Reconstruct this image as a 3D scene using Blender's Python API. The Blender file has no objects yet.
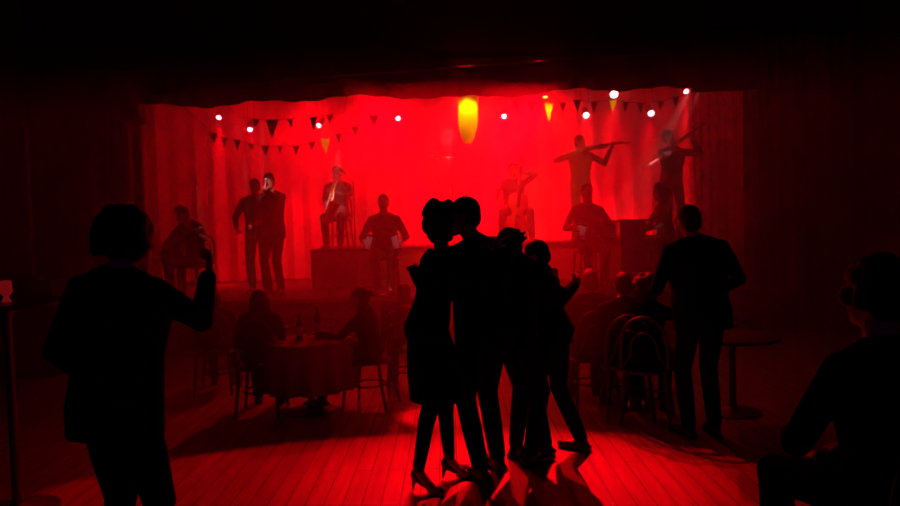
import bpy, bmesh, math, random
from mathutils import Vector as V, Matrix as M, Quaternion

random.seed(7)
sc = bpy.context.scene
COL = sc.collection

# ------------------------------------------------------------------ camera
CAM_H, PITCH, ROLL, F = 1.58, math.atan(28 / 700), math.radians(1.8), 700.0
cd = bpy.data.cameras.new('camera')
cam = bpy.data.objects.new('camera', cd)
COL.objects.link(cam)
cd.sensor_width = 36
cd.lens = 36 * F / 900
cam.matrix_world = M.Translation((0, 0, CAM_H)) @ M.Rotation(math.pi / 2 - PITCH, 4, 'X') @ M.Rotation(-ROLL, 4, 'Z')
sc.camera = cam
CM = cam.matrix_world.copy()


def at(px, py, Y):
    """the point at distance Y down the hall which shows at a pixel"""
    d = (CM.to_3x3() @ V((px - 450, 253 - py, -F)))
    return CM.translation + d * (Y / d.y)


# ------------------------------------------------------------------ view, world
sc.view_settings.view_transform = 'Standard'
sc.view_settings.look = 'None'
sc.view_settings.gamma = 1
sc.view_settings.exposure = 0.0
sc.view_settings.use_curve_mapping = False
w = bpy.data.worlds.new('night')
sc.world = w
w.use_nodes = True
w.node_tree.nodes['Background'].inputs[0].default_value = (0.55, 0.0, 1.0, 1)
w.node_tree.nodes['Background'].inputs[1].default_value = 0.014
try:
    sc.cycles.volume_bounces = 1
    sc.cycles.max_bounces = 6
except Exception:
    pass

RED = (1.0, 0.0, 0.006)
AMBER = (1.0, 0.42, 0.0)


def spot(name, loc, target, watts, angle, blend=0.4, color=RED, radius=0.05, square=False, parent=None, link_name=None):
    l = bpy.data.lights.new(name, 'SPOT')
    l.energy = watts
    l.color = color
    l.spot_size = math.radians(angle)
    l.spot_blend = blend
    l.shadow_soft_size = radius
    l.use_square = square
    o = bpy.data.objects.new(name, l)
    COL.objects.link(o)
    loc = V(loc)
    d = V(target) - loc
    o.matrix_world = M.Translation(loc) @ d.to_track_quat('-Z', 'Y').to_matrix().to_4x4()
    return o


def point(name, loc, watts, color=RED, radius=0.05):
    l = bpy.data.lights.new(name, 'POINT')
    l.energy = watts
    l.color = color
    l.shadow_soft_size = radius
    o = bpy.data.objects.new(name, l)
    COL.objects.link(o)
    o.location = loc
    return o


# stage lamps: pixel of the lens, distance, watts, beam angle, aim offset (x, y, z)
LAMPS = [
    (219, 117, 11.9, 2400, 15, (-0.10, 0.1, -3)),
    (250, 129, 11.9, 220, 45, (0.5, -0.1, -3)),
    (319, 125, 11.9, 350, 60, (-0.8, 0.1, -2.2)),
    (398, 118, 11.9, 550, 60, (0.4, 0.2, -2.2)),
    (504, 116, 11.9, 550, 70, (-0.2, 0.1, -2.2)),
    (586, 115, 11.9, 500, 55, (-0.2, 0.1, -2.2)),
    (614, 94, 11.9, 800, 45, (-0.2, 0.1, -2.4)),
    (651, 113, 11.9, 600, 45, (-0.25, 0.1, -2.4)),
    (686, 91, 11.9, 3000, 15, (-0.1, 0.05, -3)),
]
# the strong backlight that throws the dancers' shadows down the dance floor
# (unseen spots with stretched cones: the far edge of the light ends just before the seated audience)
def floor_spot(x, Yfar, az, size, wide, watts, blend=0.15):
    p = V((x, 8.5, 4.3))
    down = math.atan2(p.z, 8.5 - Yfar) - math.radians(size / 2)
    tgt = p + V((math.sin(az) * 5, -math.cos(az) * 5, -5 * math.tan(down)))
    o = spot('floor_backlight', p, tgt, watts, size, blend, RED, 0.05, True)
    o.matrix_world = o.matrix_world @ M.Diagonal((wide, 1, 1, 1))
    return o


floor_spot(0.0, 5.3, 0.0, 17, 3.0, 1000)
floor_spot(0.95, 5.4, -0.15, 16, 2.0, 3600, 1.0)
floor_spot(-0.3, 6.2, 0.08, 8, 1.2, 2500, 0.4)


spot('wing_wash', (-3.0, 11.2, 3.9), (-4.9, 10.6, 1.9), 130, 75, 0.8, RED, 0.1)  # added spot that brightens the wing behind the curtain gaps
spot('audience_rim', (-1.1, 9.7, 3.6), (-1.1, 6.7, 0.7), 330, 56, 0.9, RED, 0.1)  # added spots standing in for stage light leaking over the audience
spot('audience_rim', (1.4, 9.7, 3.6), (1.1, 6.6, 0.9), 110, 50, 0.9, RED, 0.1)
# two narrow spots added to imitate light slipping between the chairs
for x, tp, wt, sz in ((-0.9, (366, 410, 5.85), 900, 4.2), (1.2, (631, 402, 6.0), 900, 2.6)):
    spot('sliver_spot', (x, 8.4, 4.3), (at(*tp).x, at(*tp).y, 0), wt, sz, 0.3, RED, 0.02)
# unseen wash added to brighten the cloth front of the riser
spot('riser_wash', (0.9, 9.6, 3.35), (0.9, 11.0, 0.9), 420, 80, 0.8, RED, 0.1)
for px, py in ((470, 66), (462, 66), (540, 61)):
    point('pole_glow_fill', at(px, py - 2, 8.88), 0.5, RED, 0.01)  # added point lights that make the glows along the curtain pole
# wide washes without lamp bodies, added to brighten the backdrop
for i, (x, e) in enumerate(((-1.2, 480), (0.3, 620), (1.5, 560), (-2.4, 190), (-3.4, 60))):
    spot('backdrop_wash', (x, 11.6, 3.95), (x + 0.2, 12.5, 2.7), e, 105, 0.8, RED, 0.15)


# ------------------------------------------------------------------ materials
def mat(name, col, rough=0.6, metal=0.0, noise=0.0, scale=20, spec=0.5, bump=0.0, coat=0.0, emit=None, es=0.0, sheen=0.0):
    m = bpy.data.materials.new(name)
    m.use_nodes = True
    nt = m.node_tree
    b = nt.nodes['Principled BSDF']
    b.inputs['Base Color'].default_value = (*col, 1)
    b.inputs['Roughness'].default_value = rough
    b.inputs['Metallic'].default_value = metal
    b.inputs['Specular IOR Level'].default_value = spec
    b.inputs['Coat Weight'].default_value = coat
    if sheen:
        b.inputs['Sheen Weight'].default_value = sheen
    if emit:
        b.inputs['Emission Color'].default_value = (*emit, 1)
        b.inputs['Emission Strength'].default_value = es
        m.cycles.emission_sampling = 'NONE'
    if noise or bump:
        tc = nt.nodes.new('ShaderNodeTexCoord')
        n = nt.nodes.new('ShaderNodeTexNoise')
        n.inputs['Scale'].default_value = scale
        n.inputs['Detail'].default_value = 4
        nt.links.new(tc.outputs['Object'], n.inputs['Vector'])
        if noise:
            r = nt.nodes.new('ShaderNodeValToRGB')
            r.color_ramp.elements[0].position = 0.3
            r.color_ramp.elements[1].position = 0.7
            r.color_ramp.elements[0].color = (*[c * (1 - noise) for c in col], 1)
            r.color_ramp.elements[1].color = (*[min(1, c * (1 + noise)) for c in col], 1)
            nt.links.new(n.outputs['Fac'], r.inputs['Fac'])
            nt.links.new(r.outputs['Color'], b.inputs['Base Color'])
        if bump:
            bp = nt.nodes.new('ShaderNodeBump')
            bp.inputs['Strength'].default_value = bump
            bp.inputs['Distance'].default_value = 0.01
            nt.links.new(n.outputs['Fac'], bp.inputs['Height'])
            nt.links.new(bp.outputs['Normal'], b.inputs['Normal'])
    return m


def floor_mat(name, c1, c2, rough):
    m = bpy.data.materials.new(name)
    m.use_nodes = True
    nt = m.node_tree
    b = nt.nodes['Principled BSDF']
    tc = nt.nodes.new('ShaderNodeTexCoord')
    mp = nt.nodes.new('ShaderNodeMapping')
    mp.inputs['Rotation'].default_value = (0, 0, math.radians(90))
    br = nt.nodes.new('ShaderNodeTexBrick')
    br.inputs['Scale'].default_value = 1.0
    br.inputs['Brick Width'].default_value = 1.8
    br.inputs['Row Height'].default_value = 0.11
    br.inputs['Mortar Size'].default_value = 0.004
    br.inputs['Color1'].default_value = (*c1, 1)
    br.inputs['Color2'].default_value = (*c2, 1)
    br.inputs['Mortar'].default_value = (0.02, 0.012, 0.01, 1)
    nt.links.new(tc.outputs['Object'], mp.inputs['Vector'])
    nt.links.new(mp.outputs['Vector'], br.inputs['Vector'])
    n = nt.nodes.new('ShaderNodeTexNoise')
    mp2 = nt.nodes.new('ShaderNodeMapping')
    mp2.inputs['Scale'].default_value = (14, 1.2, 1)
    nt.links.new(tc.outputs['Object'], mp2.inputs['Vector'])
    nt.links.new(mp2.outputs['Vector'], n.inputs['Vector'])
    n.inputs['Scale'].default_value = 1.5
    n.inputs['Detail'].default_value = 6
    rp = nt.nodes.new('ShaderNodeValToRGB')
    rp.color_ramp.elements[0].position = 0.3
    rp.color_ramp.elements[0].color = (0.45, 0.45, 0.45, 1)
    rp.color_ramp.elements[1].position = 0.7
    rp.color_ramp.elements[1].color = (1, 1, 1, 1)
    nt.links.new(n.outputs['Fac'], rp.inputs['Fac'])
    mx = nt.nodes.new('ShaderNodeMix')
    mx.data_type = 'RGBA'
    mx.blend_type = 'MULTIPLY'
    mx.inputs[0].default_value = 0.9
    nt.links.new(br.outputs['Color'], mx.inputs[6])
    nt.links.new(rp.outputs['Color'], mx.inputs[7])
    nt.links.new(mx.outputs[2], b.inputs['Base Color'])
    b.inputs['Roughness'].default_value = rough
    return m


MT = dict(
    skin=mat('skin', (0.55, 0.33, 0.24), 0.55, noise=0.08),
    hair=mat('dark_hair', (0.012, 0.009, 0.008), 0.6, bump=0.3, scale=120),
    hair_grey=mat('grey_hair', (0.25, 0.22, 0.2), 0.6, bump=0.3, scale=120),
    hair_brown=mat('brown_hair', (0.06, 0.03, 0.018), 0.6, bump=0.3, scale=120),
    black=mat('black_cloth', (0.008, 0.007, 0.008), 0.95, spec=0.1, noise=0.15, bump=0.2, scale=60),
    dark=mat('dark_cloth', (0.03, 0.022, 0.025), 0.9, spec=0.2, noise=0.15, bump=0.2, scale=60),
    suit=mat('stage_suit', (0.05, 0.03, 0.035), 0.85, spec=0.3, noise=0.15, bump=0.2, scale=50),
    grey=mat('grey_shirt', (0.16, 0.12, 0.12), 0.85, noise=0.1, bump=0.15, scale=50),
    white=mat('white_shirt', (0.75, 0.72, 0.7), 0.7, noise=0.05, bump=0.1, scale=50),
    leather=mat('black_leather', (0.01, 0.01, 0.01), 0.35),
    pale_leather=mat('pale_leather', (0.6, 0.5, 0.45), 0.4),
    floor=floor_mat('dance_floor_boards', (0.42, 0.26, 0.15), (0.34, 0.2, 0.11), 0.5),
    stagefloor=floor_mat('stage_boards', (0.09, 0.05, 0.03), (0.07, 0.04, 0.03), 0.6),
    wall=mat('dark_painted_wall', (0.05, 0.04, 0.045), 0.9, noise=0.25, scale=3, bump=0.2),
    ceil=mat('black_ceiling', (0.03, 0.025, 0.03), 0.9, noise=0.2, scale=4),
    stagewall=mat('stage_rear_wall', (0.3, 0.24, 0.22), 0.9, noise=0.15, scale=2),
    curtain=mat('wine_velvet', (0.11, 0.012, 0.02), 0.9, noise=0.15, scale=9, bump=0.3),
    backdrop=mat('pale_backdrop_cloth', (0.6, 0.42, 0.4), 0.9, noise=0.1, scale=2),
    valance=mat('black_valance_cloth', (0.02, 0.012, 0.014), 0.95, noise=0.2, scale=12, bump=0.4),
    wood=mat('varnished_wood', (0.3, 0.12, 0.05), 0.3, noise=0.25, scale=12, coat=0.5),
    darkwood=mat('dark_wood', (0.06, 0.03, 0.02), 0.4, noise=0.25, scale=12),
    piano=mat('black_lacquer', (0.01, 0.01, 0.01), 0.15, coat=0.6, noise=0.1),
    ivory=mat('ivory_keys', (0.8, 0.76, 0.68), 0.3, noise=0.05),
    metal=mat('dark_metal', (0.15, 0.15, 0.16), 0.4, metal=0.9, noise=0.1),
    chrome=mat('bright_chrome', (0.9, 0.9, 0.92), 0.38, metal=1.0, noise=0.02),
    brass=mat('brass', (0.9, 0.65, 0.3), 0.2, metal=1.0, noise=0.05),
    cloth=mat('table_linen', (0.22, 0.13, 0.13), 0.85, noise=0.05, scale=8, bump=0.1),
    glassy=mat('bottle_glass', (0.03, 0.06, 0.03), 0.08, coat=1.0, noise=0.05),
    flag=mat('dark_flag_cloth', (0.05, 0.03, 0.06), 0.9, noise=0.1),
    flag_y=mat('yellow_flag_cloth', (0.85, 0.65, 0.12), 0.9, noise=0.06),
    flag_r=mat('red_flag_cloth', (0.55, 0.06, 0.05), 0.9, noise=0.06),
    cord=mat('cord', (0.1, 0.08, 0.08), 0.8, noise=0.1),
    bulb=mat('lit_red_lamp', (0.3, 0.05, 0.05), 0.4, emit=(1.0, 0.55, 0.62), es=9.0, noise=0.02),
    bulb_y=mat('lit_amber_lamp', (0.3, 0.2, 0.05), 0.4, emit=(1.0, 0.72, 0.06), es=3.0, noise=0.02),
    bellows=mat('bellows_card', (0.2, 0.05, 0.05), 0.7, noise=0.1),
    candle=mat('lit_candle_glass', (0.3, 0.02, 0.02), 0.3, emit=(1.0, 0.02, 0.03), es=0.12, noise=0.1),
)
_g = bpy.data.materials.new('clear_glass')
_g.use_nodes = True
_b = _g.node_tree.nodes['Principled BSDF']
_b.inputs['Base Color'].default_value = (0.95, 0.95, 0.95, 1)
_b.inputs['Roughness'].default_value = 0.03
_b.inputs['Transmission Weight'].default_value = 0.9
MT['glass'] = _g


_n = MT['valance'].node_tree   # thin cloth: a little of the stage light comes through
_t = _n.nodes.new('ShaderNodeBsdfTranslucent')
_t.inputs['Color'].default_value = (0.3, 0.05, 0.05, 1)
_m = _n.nodes.new('ShaderNodeMixShader')
_m.inputs[0].default_value = 0.35
_o = _n.nodes['Material Output']
_n.links.new(_n.nodes['Principled BSDF'].outputs[0], _m.inputs[1])
_n.links.new(_t.outputs[0], _m.inputs[2])
_n.links.new(_m.outputs[0], _o.inputs['Surface'])


# ------------------------------------------------------------------ mesh helpers
def obj(name, bm, m, parent=None, smooth=True, kind=None, label=None, cat=None, group=None):
    me = bpy.data.meshes.new(name)
    bmesh.ops.recalc_face_normals(bm, faces=bm.faces)
    if smooth:
        for f in bm.faces:
            f.smooth = True
    bm.to_mesh(me)
    bm.free()
    me.materials.append(MT[m] if isinstance(m, str) else m)
    if smooth:
        me.set_sharp_from_angle(angle=math.radians(40))
    o = bpy.data.objects.new(name, me)
    COL.objects.link(o)
    o.parent = parent
    tag(o, label, cat, group, kind)
    return o


def tag(o, label=None, cat=None, group=None, kind=None):
    if label: o['label'] = label
    if cat: o['category'] = cat
    if group: o['group'] = group
    if kind: o['kind'] = kind
    return o


def thing(name, label, cat, mw=None, group=None):
    o = bpy.data.objects.new(name, None)
    o.empty_display_size = 0.1
    COL.objects.link(o)
    if mw is not None:
        o.matrix_world = mw
    return tag(o, label, cat, group)


def copy_tree(o, parent=None):
    c = o.copy()
    COL.objects.link(c)
    c.parent = parent
    for ch in list(o.children):
        copy_tree(ch, c)
    return c


def TR(loc, yaw=0.0):
    return M.Translation(V(loc)) @ M.Rotation(yaw, 4, 'Z')


def ring(c, a, b, ra, rb, n, p=2.0):
    out = []
    for i in range(n):
        t = 2 * math.pi * i / n
        x, y = math.cos(t), math.sin(t)
        if p != 2.0:
            x = math.copysign(abs(x) ** (2 / p), x)
            y = math.copysign(abs(y) ** (2 / p), y)
        out.append(c + a * (ra * x) + b * (rb * y))
    return out


def skin_rings(bm, rings, close=True, cap=True):
    vs = [[bm.verts.new(p) for p in r] for r in rings]
    n = len(vs[0])
    for r0, r1 in zip(vs, vs[1:]):
        for i in range(n if close else n - 1):
            j = (i + 1) % n
            bm.faces.new((r0[i], r0[j], r1[j], r1[i]))
    if cap:
        bm.faces.new(vs[0][::-1])
        bm.faces.new(vs[-1])
    return vs


def frame(d):
    d = V(d).normalized()
    u = V((0, 0, 1)) if abs(d.z) < 0.95 else V((1, 0, 0))
    a = d.cross(u).normalized()
    return a, d.cross(a).normalized()


def tube(bm, pts, r, n=8):
    pts = [V(p) for p in pts]
    rs = r if isinstance(r, (list, tuple)) else [r] * len(pts)
    rings = []
    a = None
    for i, p in enumerate(pts):
        d = (pts[min(i + 1, len(pts) - 1)] - pts[max(i - 1, 0)]).normalized()
        if a is None:
            a, b = frame(d)
        else:
            a = (a - d * a.dot(d)).normalized()
            b = d.cross(a)
        rings.append(ring(p, a, b, rs[i], rs[i], n))
    skin_rings(bm, rings)


def cone(bm, p0, r0, p1, r1, n=12):
    """a limb with rounded ends"""
    p0, p1 = V(p0), V(p1)
    d = (p1 - p0)
    L = d.length
    if L < 1e-5:
        d = V((0, 0, 1)); L = 1e-4
    d.normalize()
    a, b = frame(d)
    rings = []
    for t in (-80, -50, -20):
        t = math.radians(t)
        rings.append(ring(p0 + d * (r0 * math.sin(t)), a, b, r0 * math.cos(t), r0 * math.cos(t), n))
    rings.append(ring(p0 + d * L * 0.5, a, b, (r0 + r1) / 2, (r0 + r1) / 2, n))
    for t in (20, 50, 80):
        t = math.radians(t)
        rings.append(ring(p1 + d * (r1 * math.sin(t)), a, b, r1 * math.cos(t), r1 * math.cos(t), n))
    skin_rings(bm, rings)


def ell(bm, c, rx, ry, rz, R=None, n=14, k=8):
    R = R or M.Identity(3)
    X, Y, Z = R.col[0], R.col[1], R.col[2]
    c = V(c)
    rings = []
    for i in range(k + 1):
        t = math.radians(-85 + 170 * i / k)
        rings.append(ring(c + Z * (rz * math.sin(t)), X, Y, rx * math.cos(t), ry * math.cos(t), n))
    skin_rings(bm, rings)


def box(bm, c, s, R=None, bev=0.0):
    R4 = (R.to_4x4() if R else M.Identity(4))
    g = bmesh.ops.create_cube(bm, size=1, matrix=M.Translation(V(c)) @ R4 @ M.Diagonal((*s, 1)))
    if bev:
        es = set(e for v in g['verts'] for e in v.link_edges)
        bmesh.ops.bevel(bm, geom=list(es), offset=bev, segments=2, affect='EDGES', profile=0.6)


def lathe(bm, prof, c=(0, 0, 0), n=20, cap=True):
    c = V(c)
    skin_rings(bm, [ring(c + V((0, 0, z)), V((1, 0, 0)), V((0, 1, 0)), max(r, 1e-4), max(r, 1e-4), n) for r, z in prof], cap=cap)


def NB():
    return bmesh.new()


def remeshed(name, bm, m, vox, parent, smooth_it=3, label=None):
    """fuse the overlapping pieces in BM into one continuous surface"""
    me = bpy.data.meshes.new(name)
    bmesh.ops.recalc_face_normals(bm, faces=bm.faces)
    bm.to_mesh(me)
    bm.free()
    o = bpy.data.objects.new(name, me)
    COL.objects.link(o)
    r = o.modifiers.new('r', 'REMESH')
    r.mode = 'VOXEL'
    r.voxel_size = vox
    r.use_smooth_shade = True
    s = o.modifiers.new('s', 'SMOOTH')
    s.factor = 0.5
    s.iterations = smooth_it
    dg = bpy.context.evaluated_depsgraph_get()
    me2 = bpy.data.meshes.new_from_object(o.evaluated_get(dg))
    o.modifiers.clear()
    o.data = me2
    bpy.data.meshes.remove(me)
    me2.name = name
    me2.materials.clear()
    me2.materials.append(MT[m] if isinstance(m, str) else m)
    o.parent = parent
    if label: o['label'] = label
    return o


# ------------------------------------------------------------------ people
def ik(a, t, l1, l2, pole):
    a, t, pole = V(a), V(t), V(pole)
    d = t - a
    L = min(d.length, (l1 + l2) * 0.995)
    d.normalize()
    t = a + d * L
    x = (l1 * l1 - l2 * l2 + L * L) / (2 * L)
    h = math.sqrt(max(l1 * l1 - x * x, 0.0))
    p = pole - d * pole.dot(d)
    if p.length < 1e-4:
        p = frame(d)[0]
    return a + d * x + p.normalized() * h, t


def hand(bm, wrist, d, nrm, side, k, curl=0.5):
    """palm, four unequal fingers with three joints, and a thumb. nrm: the way the palm faces"""
    d = V(d).normalized()
    nrm = V(nrm)
    nrm = (nrm - d * nrm.dot(d))
    nrm = nrm.normalized() if nrm.length > 1e-3 else frame(d)[0]
    s = d.cross(nrm).normalized() * side      # towards the thumb
    R = M((s, nrm, d)).transposed()
    ell(bm, wrist + d * 0.045 * k, 0.042 * k, 0.017 * k, 0.055 * k, R, 12, 6)
    for i, (off, ln) in enumerate(((0.030, 0.074), (0.011, 0.082), (-0.009, 0.076), (-0.028, 0.060))):
        p = wrist + d * 0.080 * k + s * off * k
        ang = math.radians(8 + 18 * curl)
        dd = (d + s * off * 1.6).normalized()
        for j, fr in enumerate((0.45, 0.32, 0.23)):
            q = p + (dd * math.cos(ang) + nrm * math.sin(ang)) * ln * fr * k
            cone(bm, p, (0.0095 - 0.0008 * j) * k, q, (0.0088 - 0.0008 * j) * k, 8)
            p = q
            ang += math.radians(10 + 55 * curl)
    p = wrist + d * 0.02 * k + s * 0.028 * k
    q = p + (d * 0.6 + s * 0.75 + nrm * 0.25).normalized() * 0.045 * k
    cone(bm, p, 0.013 * k, q, 0.0105 * k, 8)
    q2 = q + (d * 0.9 + s * (0.35 - 0.5 * curl) + nrm * (0.2 + 0.6 * curl)).normalized() * 0.034 * k
    cone(bm, q, 0.0105 * k, q2, 0.0085 * k, 8)


def person(label, loc, yaw, H=1.75, sex='m', pelvis=None, chest=None, head=None, look=None, shyaw=0.0,
           handR=None, handL=None, poleR=(0.4, -0.5, -0.7), poleL=(-0.4, -0.5, -0.7), palmR=None, palmL=None, curl=0.5,
           footR=None, footL=None, kneeR=(0.1, 1, 0.25), kneeL=(-0.1, 1, 0.25), toeR=0.15, toeL=-0.15,
           outfit='suit', cloth='suit', legs='suit', hair='short', haircol='hair', heels=False, vox=0.012,
           shoe='leather', group=None, up_hem=0.0, hem=0.52, bulk=1.0):
    k = H / 1.75
    mw = TR(loc, yaw)
    root = thing('person', label, 'person', mw, group)
    P = V(pelvis or (0, 0, 0.93 * k))
    C = V(chest) if chest else P + V((0, 0.01, 0.43 * k))
    up = (C - P).normalized()
    fem = sex == 'f'
    sw = (0.155 if fem else 0.182) * k * (0.5 + 0.5 * bulk)
    rx = M.Rotation(shyaw, 3, 'Z') @ V((1, 0, 0))
    sr = (rx - up * rx.dot(up)).normalized()        # to the person's right across the shoulders
    sf = up.cross(sr).normalized()                  # chest forward
    prv = V((1, 0, 0))
    N = C + up * 0.085 * k
    Hc = V(head) if head else N + up * 0.165 * k + sf * 0.03 * k
    # body pieces
    bm = NB()

    def tor(b, e, secs):
        rings = []
        for (t, wd, dp, fo) in secs:
            c = P.lerp(C, t)
            rr = prv.lerp(sr, max(0, min(1, t))).normalized()
            ff = up.cross(rr).normalized()
            rings.append(ring(c + ff * fo * k, rr, ff, (wd + e) * k * (bulk if t < 1.05 else 1), (dp + e) * k * (bulk if t < 1.05 else 1), 20, 2.3))
        skin_rings(b, rings)
    if fem:
        secs = [(-0.26, 0.06, 0.05, 0), (-0.18, 0.135, 0.10, -0.01), (0, 0.168, 0.118, -0.015), (0.2, 0.15, 0.105, -0.005), (0.42, 0.118, 0.088, 0), (0.62, 0.132, 0.10, 0.008),
                (0.84, 0.145, 0.118, 0.02), (1.0, 0.15, 0.095, 0), (1.1, 0.115, 0.065, -0.01), (1.17, 0.05, 0.045, -0.01)]
    else:
        secs = [(-0.26, 0.06, 0.05, 0), (-0.18, 0.135, 0.10, 0), (0, 0.158, 0.112, -0.01), (0.22, 0.148, 0.11, 0), (0.42, 0.145, 0.106, 0.005), (0.64, 0.16, 0.115, 0.008),
                (0.84, 0.178, 0.122, 0.008), (1.0, 0.18, 0.105, -0.004), (1.1, 0.135, 0.075, -0.012), (1.17, 0.06, 0.052, -0.01)]
    tor(bm, 0, secs)
    S = {}
    for sd in (1, -1):
        S[sd] = C + sr * (sw * sd) + up * 0.035 * k
    # neck and head
    cone(bm, N - up * 0.03 * k, (0.052 if fem else 0.06) * k, Hc - up * 0.05 * k - sf * 0.012 * k, (0.045 if fem else 0.053) * k)
    lk = V(look or (0, 1, 0)).normalized()
    hup = (Hc - N).normalized() * 0.6 + V((0, 0, 1)) * 0.4
    hup = (hup - lk * hup.dot(lk)).normalized()
    hr = lk.cross(hup).normalized()
    R = M((hr, lk, hup)).transposed()
    h = 0.97 * k

    def hp(x, y, z):
        return Hc + (hr * x + lk * y + hup * z) * h
    ell(bm, hp(0, -0.008, 0.022), 0.074 * h, 0.094 * h, 0.092 * h, R, 18, 10)
    ell(bm, hp(0, 0.028, -0.045), 0.056 * h, 0.060 * h, 0.068 * h, R, 16, 8)
    ell(bm, hp(0, 0.066, -0.088), 0.026 * h, 0.022 * h, 0.022 * h, R, 10, 6)       # chin
    cone(bm, hp(0, 0.082, 0.012), 0.007 * h, hp(0, 0.104, -0.026), 0.012 * h, 8)   # nose
    for sd in (1, -1):
        ell(bm, hp(0.013 * sd, 0.094, -0.030), 0.008 * h, 0.009 * h, 0.007 * h, R, 8, 5)
        ell(bm, hp(0.030 * sd, 0.078, 0.022), 0.021 * h, 0.012 * h, 0.007 * h, R, 8, 5)   # brow
        ell(bm, hp(0.031 * sd, 0.074, 0.004), 0.013 * h, 0.011 * h, 0.010 * h, R, 8, 5)   # eye
        ell(bm, hp(0.036 * sd, 0.066, -0.022), 0.020 * h, 0.016 * h, 0.014 * h, R, 8, 5)  # cheek
        ell(bm, hp(0.076 * sd, -0.008, -0.006), 0.008 * h, 0.018 * h, 0.030 * h, R, 8, 5)  # ear
    ell(bm, hp(0, 0.086, -0.053), 0.022 * h, 0.009 * h, 0.005 * h, R, 8, 5)
    ell(bm, hp(0, 0.084, -0.064), 0.019 * h, 0.009 * h, 0.006 * h, R, 8, 5)
    for sd in (1, -1):   # trapezius: the slope from neck to shoulder
        cone(bm, N + up * 0.035 * k - sf * 0.012 * k, 0.044 * k, S[sd] - up * 0.004 * k, 0.046 * k)
    # arms
    arms = {}
    ua, fa = 0.29 * k, 0.25 * k
    for sd, ht, pole, pm in ((1, handR, poleR, palmR), (-1, handL, poleL, palmL)):
        ht = V(ht) if ht else V((0.27 * sd * k, 0.05, P.z - 0.12 * k))
        e, wr = ik(S[sd], ht, ua, fa, pole)
        arms[sd] = (S[sd], e, wr)
        cone(bm, S[sd], 0.050 * k, e, 0.037 * k)
        cone(bm, e, 0.038 * k, e.lerp(wr, 0.35), 0.040 * k)
        cone(bm, e.lerp(wr, 0.35), 0.040 * k, wr, 0.026 * k)
        hd = (wr - e).normalized()
        nn = V(pm) if pm else (V((-sd, 0.1, -0.3)))
        hand(bm, wr, hd, nn, sd, k, curl)
    # legs
    lg = {}
    th, sh = 0.43 * k, 0.42 * k
    az = 0.15 * k if heels else 0.085 * k
    for sd, ft, kn, toe in ((1, footR, kneeR, toeR), (-1, footL, kneeL, toeL)):
        hip = P + V((0.088 * k * sd, 0, -0.02 * k))
        ft = V(ft) if ft else V((0.1 * sd * k, 0, 0))
        kne, an = ik(hip, ft + V((0, 0, az)), th, sh, kn)
        lg[sd] = (hip, kne, an, V((math.sin(toe), math.cos(toe), 0)), ft.z)
        cone(bm, hip, 0.085 * k, kne, 0.052 * k, 14)
        cone(bm, kne, 0.052 * k, kne.lerp(an, 0.3) - V((0, 0.008, 0)), 0.053 * k, 14)
        cone(bm, kne.lerp(an, 0.3) - V((0, 0.008, 0)), 0.053 * k, an, 0.034 * k, 14)
        f = lg[sd][3]
        gz = an.z - az
        toe_p = V((an.x, an.y, gz + 0.03 * k)) + f * (0.13 if heels else 0.17) * k
        cone(bm, an - V((0, 0, 0.02 * k)), 0.034 * k, toe_p - f * 0.05 * k, 0.03 * k)
        cone(bm, toe_p - f * 0.05 * k, 0.032 * k, toe_p, 0.024 * k)
    remeshed('body', bm, 'skin', vox, root)
    # clothes
    if outfit in ('suit', 'shirt', 'top'):
        b = NB()
        e = 0.022 if outfit == 'suit' else 0.012
        s2 = list(secs[1:])
        s2[0] = (-0.30 if outfit == 'suit' else -0.12, 0.155, 0.115, -0.005)
        if up_hem:
            s2[0] = (-0.12, 0.155, 0.11, 0)
        tor(b, e, s2)
        ext = 0.93 if outfit != 'top' else 0.3
        for sd in (1, -1):
            s, el, wr = arms[sd]
            ea = e * 0.6
            s = s - up * 0.006 * k
            cone(b, s, (0.050 + ea) * k, el, (0.038 + ea) * k)
            cone(b, N + up * 0.025 * k - sf * 0.012 * k, 0.050 * k, s, 0.056 * k)
            if ext > 0.5:
                cone(b, el, (0.038 + ea) * k, el.lerp(wr, ext), (0.028 + ea) * k)
        cone(b, N - up * 0.03 * k, 0.066 * k, N + up * 0.022 * k, 0.060 * k)
        remeshed('jacket' if outfit == 'suit' else 'shirt', b, cloth, vox, root)
        b = NB()
        tor(b, 0.014, [(-0.3, 0.10, 0.085, 0), (-0.18, 0.14, 0.105, 0), (0, 0.16, 0.115, -0.008), (0.2, 0.145, 0.108, 0)])
        for sd in (1, -1):
            hip, kne, an, f, gz = lg[sd]
            cone(b, hip, 0.098 * k, kne, 0.070 * k, 14)
            cone(b, kne, 0.070 * k, kne.lerp(an, 0.96), 0.056 * k, 14)
        remeshed('trousers', b, legs, vox, root)
    else:
        b = NB()
        tor(b, 0.028, secs[1:])
        if not pelvis or P.z > 0.7 * k:       # standing: a skirt down to the knee
            km = (lg[1][1] + lg[-1][1]) / 2
            z1 = hem * k
            rings = []
            for t, wd, dp in ((0, 0.172, 0.128), (0.3, 0.19, 0.16), (0.65, 0.19, 0.18), (1.0, 0.20, 0.185)):
                c = P.lerp(V((km.x, km.y, z1)), t)
                rings.append([q + V((0, 0, 0)) for q in ring(c, V((1, 0, 0)), V((0, 1, 0)), wd * k, dp * k, 24)])
            skin_rings(b, rings)
        else:
            for sd in (1, -1):
                cone(b, lg[sd][0], 0.10 * k, lg[sd][1], 0.075 * k, 14)
        for sd in (1, -1):
            s, el, wr = arms[sd]
            cone(b, s, 0.058 * k, el, 0.048 * k)
            cone(b, el, 0.048 * k, el.lerp(wr, 0.9), 0.037 * k)
        remeshed('dress', b, cloth, vox, root)
        b = NB()
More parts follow.
